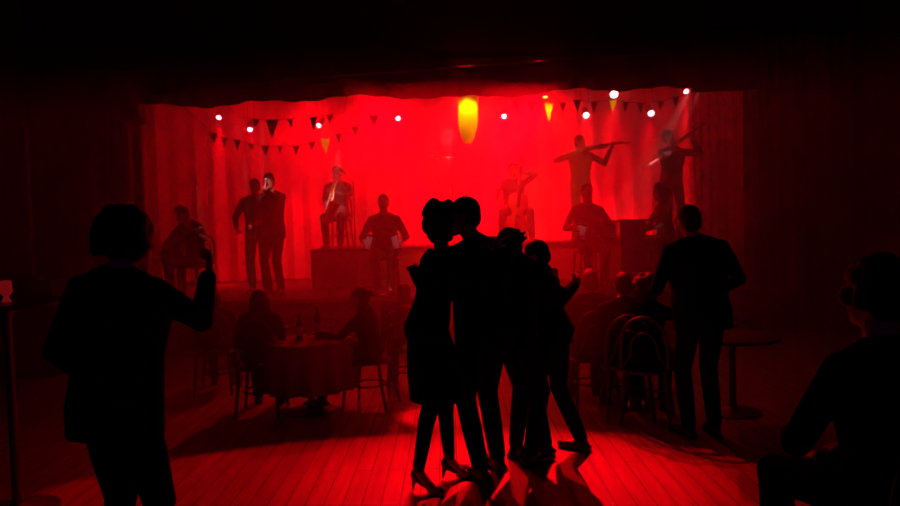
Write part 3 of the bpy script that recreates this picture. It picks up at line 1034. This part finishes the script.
def sax(label, mw):
    """mouthpiece at the origin, the horn hangs down -Z with the bell curling to +Y"""
    t = thing('saxophone', label, 'saxophone', mw)
    b = NB(); tube(b, [(0, -0.1, 0.01), (0, -0.02, -0.0), ], [0.008, 0.012], 8); obj('mouthpiece', b, 'piano', t)
    b = NB(); tube(b, [(0, -0.02, 0), (0, 0.05, 0.02), (0, 0.09, -0.01), (0, 0.1, -0.06), (0, 0.1, -0.25), (0, 0.1, -0.48), (0, 0.115, -0.55), (0, 0.16, -0.585), (0, 0.205, -0.55), (0, 0.225, -0.48), (0, 0.235, -0.4), (0, 0.26, -0.33)],
                   [0.01, 0.012, 0.014, 0.016, 0.024, 0.033, 0.036, 0.038, 0.042, 0.048, 0.06, 0.078], 14); obj('tube', b, 'brass', t)
    b = NB()
    for i in range(9):
        z = -0.1 - i * 0.045
        ell(b, (0.02 + 0.012 * (i % 2), 0.09, z), 0.012, 0.02, 0.014, None, 8, 4)
    tube(b, [(0.03, 0.1, -0.08), (0.04, 0.1, -0.5)], 0.004, 6)
    tube(b, [(0.0, 0.13, -0.2), (0.02, 0.2, -0.42)], 0.004, 6)
    obj('keywork', b, 'chrome', t)
    return t


# ------------------------------------------------------------------ the dance floor
PI = math.pi
# couple kissing-close in the middle; woman faces +X, man faces -X
wz = loc_of(445, 4.2, 0.0)
mz = loc_of(488, 4.38, 0.0)
# woman: local +Y is world +X at yaw -90
person('woman in a dark knee-length dress and heels, arms round her partner', (wz.x, 4.2, 0), -PI / 2, 1.66, 'f',
       pelvis=(-0.02, -0.07, 0.957), chest=(-0.02, 0.01, 1.36), head=(-0.03, 0.05, 1.61), look=(-0.1, 1, 0.02),
       handR=(0.04, 0.30, 1.42), poleR=(0.5, -0.9, -0.4), handL=(-0.16, 0.36, 1.46), poleL=(-0.8, 0, -0.6), palmR=(0, 0, -1), palmL=(0, 1, 0), curl=0.3,
       footR=(0.10, -0.15, 0.0), footL=(-0.10, 0.03, 0.0), kneeR=(0, 1, 0.1), kneeL=(0, 1, 0.1), toeR=0.35, toeL=-0.15,
       outfit='dress', cloth='black', legs='black', hair='curly', heels=True, vox=0.008, hem=0.56)
person('man in a dark suit with short hair, cheek to cheek with the woman in heels', (mz.x, 4.38, 0), PI * 0.2, 1.76, 'm',
       pelvis=(-0.02, -0.02, 0.935), chest=(-0.03, 0.00, 1.37), head=(-0.09, 0.06, 1.63), look=(-0.8, 0.8, -0.12),
       handL=(-0.37, 0.20, 1.30), poleL=(-0.6, -0.6, -0.5), palmL=(0.5, 1, 0), handR=(0.05, 0.42, 1.22), poleR=(0.6, 0, -0.7), palmR=(0, -1, 0), curl=0.35, bulk=1.1,
       footR=(0.10, 0.02, 0), footL=(-0.10, -0.05, 0), cloth='black', legs='black', hair='short', vox=0.008)
# second couple, closely wrapped
a = loc_of(524, 4.6, 0)
person('man in black bowed over his partner, tousled hair just showing above the shoulders', (a.x, 4.6, 0), -PI * 0.30, 1.66, 'm',
       pelvis=(0, -0.05, 0.875), chest=(0, -0.02, 1.25), head=(-0.02, -0.05, 1.43), look=(0.1, 1, -0.5),
       handR=(0.15, 0.36, 1.15), palmR=(-1, 0, 0), handL=(-0.15, 0.34, 1.18), palmL=(1, 0, 0), footR=(0.09, -0.02, 0), footL=(-0.1, 0.02, 0),
       cloth='black', legs='black', hair='tuft', vox=0.009)
a = loc_of(555, 4.75, 0)
person('short dancer in black with one elbow stuck out beside the bowed man', (a.x, 4.75, 0), PI * 0.36, 1.60, 'f',
       pelvis=(0.0, -0.02, 0.84), chest=(-0.0, 0.05, 1.18), head=(0.0, 0.10, 1.345), look=(-0.1, 1, -0.4),
       handR=(0.12, 0.3, 1.15), handL=(-0.20, 0.04, 1.02), poleL=(-0.2, -1, 0.35), palmL=(1, 0, 0),
       footR=(0.10, -0.16, 0), footL=(-0.08, 0.04, 0), outfit='shirt', cloth='black', legs='black', hair='short', vox=0.009)
# left onlooker with a raised hand
a = loc_of(133, 2.8, 0)
person('man with thick bushy hair seen from behind, one hand raised in front of him', (a.x - 0.02, 2.8, 0), -0.35, 1.70, 'm',
       pelvis=(0, 0, 0.905), chest=(0.01, 0.02, 1.33), head=(0.055, 0.05, 1.56), look=(0.35, 1, -0.05),
       handR=(0.15, 0.40, 1.39), poleR=(0.25, 0.5, -1), palmR=(-0.6, -0.6, 0.2), bulk=1.15, handL=(-0.28, 0.15, 0.95), curl=0.6,
       cloth='black', legs='black', hair='mop', vox=0.008)
# standing man on the right
a = loc_of(702, 5.0, 0)
person('broad man in a dark jacket standing, back turned, beside the seated audience', (a.x, 5.0, 0), 0.12, 1.70, 'm',
       chest=(-0.01, 0.02, 1.32), pelvis=(0.01, 0, 0.905), head=(-0.05, 0.05, 1.555), look=(-0.1, 1, 0),
       handR=(0.22, 0.22, 1.0), poleR=(1, -0.6, -0.5), handL=(-0.2, 0.26, 1.06), poleL=(-0.55, -0.5, -0.8), palmL=(1, 0, 0), palmR=(-1, 0, 0), bulk=1.22,
       cloth='black', legs='black', hair='short', vox=0.009)


# ------------------------------------------------------------------ audience on chairs round small tables
def sitter(label, chairlabel, px, Y, yaw, H=1.6, seat=0.42, topz=None, lean=0.0, group=None, **kw):
    k = H / 1.75
    top = topz or (seat + 0.80 * k)
    p = loc_of(px, Y, top - 0.1)
    pz = seat + 0.11 * k
    hz = top - 0.12 * k
    cz = pz + (hz - pz) * 0.60
    d = dict(pelvis=(0, -0.03, pz), chest=(0, -0.02 + lean * 0.6, cz), head=(0, 0.02 + lean, hz),
             footR=(0.11, 0.38 * k, 0), footL=(-0.11, 0.40 * k, 0), kneeR=(0.1, 0.5, 1), kneeL=(-0.1, 0.5, 1),
             handR=(0.11, 0.30, seat + 0.17), handL=(-0.11, 0.30, seat + 0.17), palmR=(0, 0, -1), palmL=(0, 0, -1), up_hem=1, vox=0.011)
    d.update(kw)
    z = kw.pop('_z', 0)
    d.pop('_z', None)
    person(label, (p.x, Y, z), yaw, H, **d)
    chair(chairlabel, (p.x, Y, z), yaw, seat=seat)
    return p


T1 = loc_of(308, 6.0, 0.62)
round_table('round table beneath the bottle crowded cloth in front of the stage', (T1.x, 6.05, 0), 0.36)
tablecloth('pleated cloth hanging from the table crowded with bottles', (T1.x, 6.05, 0), 0.36, 0.62, 0.4)
for i, (dx, dy, lab) in enumerate(((0.12, 0.05, 'taller dark wine bottle in the middle of the crowded table'), (-0.02, -0.06, 'dark beer bottle nearest the front of the crowded table'))):
    bottle((T1.x + dx - 0.05, 6.05 + dy, 0.625), lab, 0.24 if i else 0.29, 0.03)
for dx, dy, lab in ((-0.2, 0.0, 'wine glass near the outer rim of the crowded table'), (-0.12, 0.1, 'wine glass standing behind the beer bottle'), (0.2, -0.02, 'wine glass next to the cross-legged woman')):
    wineglass((T1.x + dx, 6.05 + dy, 0.625), lab)
sitter('long haired woman in dark clothes seated at the cloth-covered table, back turned', 'chair under the long haired woman at the cloth-covered table', 258, 6.05, 0.05, 1.56, topz=1.07, outfit='shirt', cloth='dark', legs='dark', sex='f', hair='long', lean=0.06)
sitter('woman sitting sideways with crossed legs, reaching to the bottle crowded table', 'chair under the cross-legged woman', 366, 6.15, PI * 0.42, 1.54, topz=1.06, outfit='shirt', cloth='dark', legs='dark', sex='f', hair='bun', lean=0.05,
       footR=(0.02, 0.52, 0.16), footL=(-0.08, 0.42, 0), handL=(-0.15, 0.4, 0.66), handR=(0.05, 0.32, 0.60))
sitter('seated listener half hidden behind the woman in heels', 'chair of the listener behind the woman in heels', 404, 6.7, 0.1, 1.56, topz=1.03, outfit='suit', cloth='dark', legs='dark', lean=0.04, hair='short', haircol='hair_brown')
sitter('small listener seated beyond the raised hand of the bushy haired man', 'chair of the listener beyond the raised hand', 214, 6.9, 0.1, 1.5, topz=0.99, outfit='shirt', cloth='dark', legs='dark', hair='short', lean=0.02)
T2 = loc_of(610, 6.75, 0.6)
round_table('round table between the grey haired listener and the stage', (T2.x, 6.75, 0), 0.36)
tablecloth('cloth on the table beyond the grey haired listener', (T2.x, 6.75, 0), 0.36, 0.62, 0.25)
wineglass((T2.x - 0.12, 6.6, 0.625), 'wine glass on the table beyond the grey haired listener')
sitter('grey haired listener with a rim of red light round the head', 'chair of the grey haired listener', 590, 5.95, 0.02, 1.62, topz=1.17, outfit='suit', cloth='dark', legs='dark', hair='short', haircol='hair_grey')
sitter('listener in dark clothes seated right beside the grey haired one', 'chair between the grey haired listener and the leaning one', 624, 5.6, -0.1, 1.62, topz=1.16, outfit='shirt', cloth='black', legs='black', hair='short', lean=0.02)
sitter('listener in black leaning sideways with a forearm towards the broad standing man', 'chair under the listener leaning sideways', 645, 5.45, -0.35, 1.62, topz=1.14, outfit='shirt', cloth='black', legs='black', hair='curly', sex='f', lean=0.06,
       handR=(0.28, 0.30, 0.83), poleR=(1, -0.2, -0.6), palmR=(0, 0, -1))
T3 = loc_of(745, 5.35, 0.6)
round_table('small bare table in the dark past the broad standing man', (T3.x, 5.6, 0), 0.36)
for dx, dy, lab in ((-0.2, 0.02, 'wine glass nearest the broad standing man'), (-0.03, -0.15, 'wine glass at the front of the bare table'), (0.12, 0.03, 'wine glass on the far rim of the bare table')):
    wineglass((T3.x + dx, 5.6 + dy, 0.622), lab)
# dark close seated figure at the right edge
sitter('person in black seated close by at the dark edge of the hall', 'bentwood chair under the person in black at the dark edge of the hall', 888, 2.45, 0.25, 1.84, seat=0.48, topz=1.40, outfit='suit', cloth='black', legs='black', hair='mop', lean=0.05,
       handL=(-0.16, 0.30, 0.72), poleL=(-0.7, -0.4, -0.5))
a = loc_of(905, 2.1, 0.5)
chair('empty bentwood chair, its rounded back just catching light at the dark edge', (a.x, 2.1, 0), 0.5, seat=0.46)
b = loc_of(630, 5.05, 0.0)


# ------------------------------------------------------------------ the orchestra
def W(mw, p):
    return mw @ V(p)


# seated guitarist, far left of the stage, leaning over the guitar
sitter('guitarist leaning forward over a guitar at the curtain end of the stage', 'chair under the guitarist', 196, 10.0, PI - 0.45, 1.72, seat=0.45, topz=1.30, _z=SH, lean=0.20,
       outfit='shirt', cloth='suit', legs='suit', hair='tuft', handR=(0.10, 0.30, 0.72), handL=(-0.42, 0.42, 0.93), poleR=(1, -0.2, 0), poleL=(-0.6, 0, -0.8), palmR=(-0.2, -1, 0), palmL=(0.3, -0.8, 0.5), chest=(0, 0.08, 0.98))
mw = person.last['mw']
violin('acoustic guitar held by the leaning guitarist', basis(W(mw, (0.26, 0.33, 0.62)), (mw.to_3x3() @ V((-0.85, 0.10, 0.33))), (mw.to_3x3() @ V((0, 0.9, 0.35)))), 0.47, 'wood', 'guitar', 'guitar', True)
# singer with the microphone
p = loc_of(273, 10.0, 1.6)
person('singer in dark clothes standing and holding a microphone to the mouth', (p.x, 10.0, SH), PI - 0.35, 1.75, 'm',
       look=(-0.5, 1, 0.08), handR=(0.16, 0.30, 1.02), handL=(-0.09, 0.24, 1.46), poleL=(-0.9, 0.2, -0.6), palmL=(0.5, -0.6, 0.2), curl=0.9, cloth='suit', legs='suit', hair='tuft', vox=0.011)
mw = person.last['mw']
t = thing('microphone', 'silver handheld microphone at the singer\'s mouth', 'microphone')
b0, b1 = W(mw, (-0.075, 0.28, 1.47)), W(mw, (-0.06, 0.22, 1.60))
MICP = b1.copy()
b = NB(); cone(b, b0, 0.012, b1, 0.016, 10); obj('handle', b, 'chrome', t)
b = NB(); ell(b, b1 + (b1 - b0).normalized() * 0.03, 0.028, 0.028, 0.03, None, 12, 8); obj('grille', b, 'chrome', t)
p = loc_of(257, 10.45, 1.6)
person('person in dark clothes standing close behind the singer', (p.x, 10.45, SH), PI + 0.1, 1.72, 'm', cloth='dark', legs='dark', hair='short', outfit='suit',
       handR=(0.26, 0.16, 0.98), poleR=(0.6, -0.6, -0.5), handL=(-0.1, 0.25, 1.05), vox=0.012)
# saxophonist on the riser
sitter('saxophonist seated on the riser, half lost in red haze', 'chair under the saxophonist', 340, 11.25, PI - 0.1, 1.72, seat=0.46, topz=1.33, _z=RZ, outfit='shirt', cloth='grey', legs='suit', hair='short',
       handR=(0.08, 0.34, 0.62), handL=(-0.02, 0.28, 0.90), poleR=(1, 0, -0.2), poleL=(-1, 0, -0.3), palmR=(-1, 0, 0.2), palmL=(1, 0, 0.2), vox=0.012)
mw = person.last['mw']
SAXP = W(mw, (0, 0.22, 1.05))
sax('bright brass saxophone hanging in front of the seated player on the riser', basis(W(mw, (0, 0.18, 1.12)), mw.to_3x3() @ V((-0.6, 0.8, 0)), V((0.38, 0, 1))) @ M.Scale(1.25, 4))
# front bandoneonist
sitter('bandoneon player seated at the stage front facing the hall, shoes glinting', 'chair under the bandoneon player at the stage front', 385, 9.85, PI, 1.74, seat=0.48, topz=1.38, _z=SH, outfit='suit', cloth='suit', legs='suit', hair='short',
       handR=(0.27, 0.30, 0.74), handL=(-0.27, 0.30, 0.74), poleR=(0.5, -0.8, -0.5), poleL=(-0.5, -0.8, -0.5), palmR=(-1, 0, 0), palmL=(1, 0, 0), footR=(0.09, 0.34, 0), footL=(-0.09, 0.34, 0), shoe='piano')
mw = person.last['mw']
BAN1 = W(mw, (0, 0.30, 0.735))
bandoneon('bandoneon with shining metal inlay on the knees of the player at the stage front', mw @ TR((0, 0.30, 0.735)), 0.46, 0.05)
# second bandoneonist
sitter('bandoneon player seated beside the upright piano', 'chair under the bandoneon player beside the piano', 588, 9.85, PI + 0.1, 1.80, seat=0.5, topz=1.44, _z=SH, outfit='shirt', cloth='grey', legs='suit', hair='short',
       handR=(0.28, 0.30, 0.82), handL=(-0.28, 0.30, 0.82), poleR=(0.5, -0.8, -0.5), poleL=(-0.5, -0.8, -0.5), palmR=(-1, 0, 0), palmL=(1, 0, 0), footR=(0.1, 0.36, 0), footL=(-0.1, 0.36, 0))
mw = person.last['mw']
BAN2 = W(mw, (0, 0.30, 0.80))
bandoneon('bandoneon on the knees of the player beside the upright piano', mw @ TR((0, 0.30, 0.80)), 0.50, 0.08)
# dim cellist at the back centre
sitter('dim seated cello player on the riser above the dancing couple', 'chair under the cello player', 515, 11.4, PI, 1.70, seat=0.46, topz=1.30, _z=RZ, outfit='shirt', cloth='grey', legs='grey', hair='short', haircol='hair_brown',
       handR=(0.30, 0.40, 0.66), handL=(-0.12, 0.22, 1.12), poleR=(1, 0, 0), poleL=(-1, 0, 0), footR=(0.24, 0.34, 0), footL=(-0.24, 0.34, 0), vox=0.012)
mw = person.last['mw']
violin('cello standing between the knees of the dim player on the riser', basis(W(mw, (0.02, 0.45, 0.14)), mw.to_3x3() @ V((-0.12, -0.25, 1)), mw.to_3x3() @ V((0, 1, 0.2))), 0.68, 'wood', 'cello', 'cello')
# standing violinists
p = loc_of(580, 11.35, 2.6)
person('violinist on the riser holding the violin out level', (p.x, 11.35, RZ), PI, 1.72, 'm', outfit='shirt', cloth='grey', legs='grey', hair='short', haircol='hair_brown', look=(-0.7, 0.8, -0.05),
       handL=(-0.42, 0.30, 1.42), poleL=(-0.4, 0.2, -1), palmL=(0, 0, 1), handR=(0.24, 0.28, 1.38), poleR=(1, 0, -0.4), palmR=(0, 0, -1), vox=0.012)
mw = person.last['mw']
violin('violin held level by the violinist above the bandoneon player', basis(W(mw, (-0.05, 0.10, 1.47)), mw.to_3x3() @ V((-0.9, 0.35, 0.05)), V((0, -0.3, 1))), 0.38)
bow('bow laid across the level violin', W(mw, (0.32, 0.36, 1.36)), W(mw, (-0.32, 0.16, 1.56)))
p = loc_of(671, 11.2, 2.6)
_hr = TR((p.x, 11.2, RZ), PI + 0.15).inverted() @ at(674, 151, 10.98)
person('tall violinist standing highest on the riser at the end of the row, arm out', (p.x, 11.2, RZ), PI + 0.15, 1.74, 'm', outfit='suit', cloth='suit', legs='suit', hair='short',
       chest=(0.0, 0.04, 1.33), head=(0.07, 0.05, 1.60), look=(-0.7, 0.7, -0.1),
       handL=(-0.20, 0.36, 1.50), poleL=(-0.9, 0.1, -0.8), palmL=(0, 0, 1), handR=_hr, poleR=(1, 0, -0.3), palmR=(-0.3, 0, -1), vox=0.011)
mw = person.last['mw']
violin('violin tucked under the chin of the tall violinist, scroll pointing up', basis(W(mw, (0.02, 0.10, 1.46)), mw.to_3x3() @ V((-0.6, 0.55, 0.45)), V((0.2, -0.4, 1))), 0.36)
bow('bow in the tall violinist\'s lowered hand, slanting down towards the hall', at(662, 157, 10.80), at(642, 169, 10.30))
# pianist and piano
PX = loc_of(625, 10.3, 1.5)
pn = thing('upright_piano', 'black upright piano seen from its end on the stage', 'piano', TR((PX.x, 10.35, SH), -PI / 2))
# local: keyboard side +Y -> world +X, length along X -> world -Y
b = NB(); box(b, (0, -0.05, 0.45), (1.4, 0.36, 0.88), bev=0.012); obj('case', b, 'piano', pn, smooth=False)
b = NB(); box(b, (0, -0.04, 0.905), (1.46, 0.42, 0.03), bev=0.008); obj('lid', b, 'piano', pn, smooth=False)
b = NB(); box(b, (0, 0.24, 0.62), (1.36, 0.26, 0.07), bev=0.008); obj('key_bed', b, 'piano', pn, smooth=False)
b = NB()
for i in range(49):
    box(b, (-0.6 + i * 0.025, 0.27, 0.667), (0.0235, 0.15, 0.02))
obj('white_keys', b, 'ivory', pn, smooth=False)
b = NB()
for i in range(48):
    if i % 7 not in (2, 6):
        box(b, (-0.5875 + i * 0.025, 0.24, 0.684), (0.012, 0.09, 0.016))
obj('black_keys', b, 'piano', pn, smooth=False)
for sx in (-0.66, 0.66):
    b = NB(); tube(b, [(sx, 0.33, 0.585), (sx, 0.33, 0.3), (sx, 0.33, 0.0)], [0.035, 0.022, 0.03], 10); obj('leg', b, 'piano', pn)
sitter('pianist with curly hair seated sideways at the upright piano', 'chair under the pianist', 664, 10.3, PI / 2 + 0.1, 1.76, seat=0.52, topz=1.43, _z=SH, outfit='shirt', cloth='suit', legs='suit', hair='curly', sex='f', lean=0.04,
       handR=(0.16, 0.36, 0.76), handL=(-0.16, 0.36, 0.76), poleR=(0.6, -0.6, -0.4), poleL=(-0.6, -0.6, -0.4), palmR=(0, 0, -1), palmL=(0, 0, -1), footR=(0.1, 0.3, 0), footL=(-0.1, 0.3, 0))
# stands
p = loc_of(452, 10.6, SH)
m0 = at(456, 157, 10.6) - V((p.x, 10.6, SH))
m1 = at(442, 157, 10.6) - V((p.x, 10.6, SH))
mic_stand('microphone stand with a bright chrome boom above the kissing dancers', (p.x + 0.05, 10.6, SH), m0.z + 0.0, (-0.16, -0.02, m0.z + 0.01))
p = loc_of(357, 10.9, SH)
mic_stand('microphone stand with a tilted chrome boom beside the saxophonist', (p.x, 10.9, SH), 1.66, (-0.12, -0.05, 1.78))
# narrow pale spots without lamp bodies, added for glints on hands, brass and bow
def add_glint(p, watts, size, off=(0.25, -1.0, 0.9)):
    p = V(p)
    spot('glint_spot', p + V(off), p, watts * 6, size, 0.7, (1.0, 0.30, 0.28), 0.02)


add_glint(at(652, 163, 10.6), 60, 16)
add_glint(at(666, 155, 10.9), 40, 8)
add_glint(SAXP + V((0, 0, -0.45)), 32, 18)
add_glint(BAN1 + V((-0.2, -0.12, 0)), 6, 7)
add_glint(BAN1 + V((0.2, -0.12, 0)), 6, 7)
add_glint(at(386, 291, 9.45), 9, 9)
add_glint(BAN2 + V((-0.2, -0.12, 0)), 4, 7)
add_glint(MICP, 16, 10)
add_glint(at(250, 229, 9.6), 14, 8)
add_glint(at(206, 243, 9.65), 14, 9)
add_glint(at(649, 246, 10.3), 10, 7)
add_glint(at(449, 157, 10.6), 22, 6, (0.0, -0.9, -0.25))
# left edge candle
c = at(6, 293, 4.0)
t = thing('candle_holder', 'glowing red candle glass on the small table at the dark edge', 'candle', TR((c.x, 4.0, 0.0)))
t.location.z = c.z - 0.05
b = NB(); lathe(b, [(0.028, 0), (0.022, 0.01), (0.012, 0.03), (0.034, 0.055), (0.03, 0.12), (0.026, 0.12), (0.03, 0.06)], n=16); obj('glass_cup', b, 'candle', t)
b = NB(); lathe(b, [(0.018, 0.058), (0.018, 0.09), (0.004, 0.1)], n=12); obj('wax', b, 'white', t)
round_table('tall bare table carrying the red candle glass', (c.x, 4.0, 0), 0.3, c.z - 0.051)
c = at(78, 158, 8.6)
t = thing('wall_sconce', 'small unlit sconce between the post and the stage curtain', 'wall lamp', M.Translation((c.x, SF - 0.0, c.z)))
b = NB(); box(b, (0, 0.0, 0), (0.07, 0.03, 0.16), bev=0.006); obj('backplate', b, 'brass', t, smooth=False)
b = NB(); tube(b, [(0, -0.01, -0.03), (0, -0.08, -0.05), (0, -0.1, 0.0)], 0.008, 8); obj('arm', b, 'brass', t)
b = NB(); lathe(b, [(0.02, 0), (0.05, 0.12), (0.047, 0.12), (0.016, 0.006)], (0, -0.1, 0), 16); obj('lamp_shade', b, 'cloth', t)

# ------------------------------------------------------------------ haze over the stage and the front tables
def haze_box(dens, c, size, label):
    hz = bpy.data.materials.new('smoke_haze')
    hz.use_nodes = True
    nt = hz.node_tree
    nt.nodes.remove(nt.nodes['Principled BSDF'])
    vs = nt.nodes.new('ShaderNodeVolumeScatter')
    vs.inputs['Density'].default_value = dens
    vs.inputs['Anisotropy'].default_value = 0.25
    vs.inputs['Color'].default_value = (1, 1, 1, 1)
    nt.links.new(vs.outputs[0], nt.nodes['Material Output'].inputs['Volume'])
    b = NB(); box(b, c, size)
    tag(obj('haze', b, hz, smooth=False), label, 'haze', None, 'stuff')


haze_box(0.1, (0, 10.84, 1.97), (10.9, 3.33, 3.9), 'smoke haze lit red that fills the stage')
haze_box(0.085, (0, 7.24, 1.49), (10.9, 3.85, 2.94), 'thinner smoke haze over the audience tables')
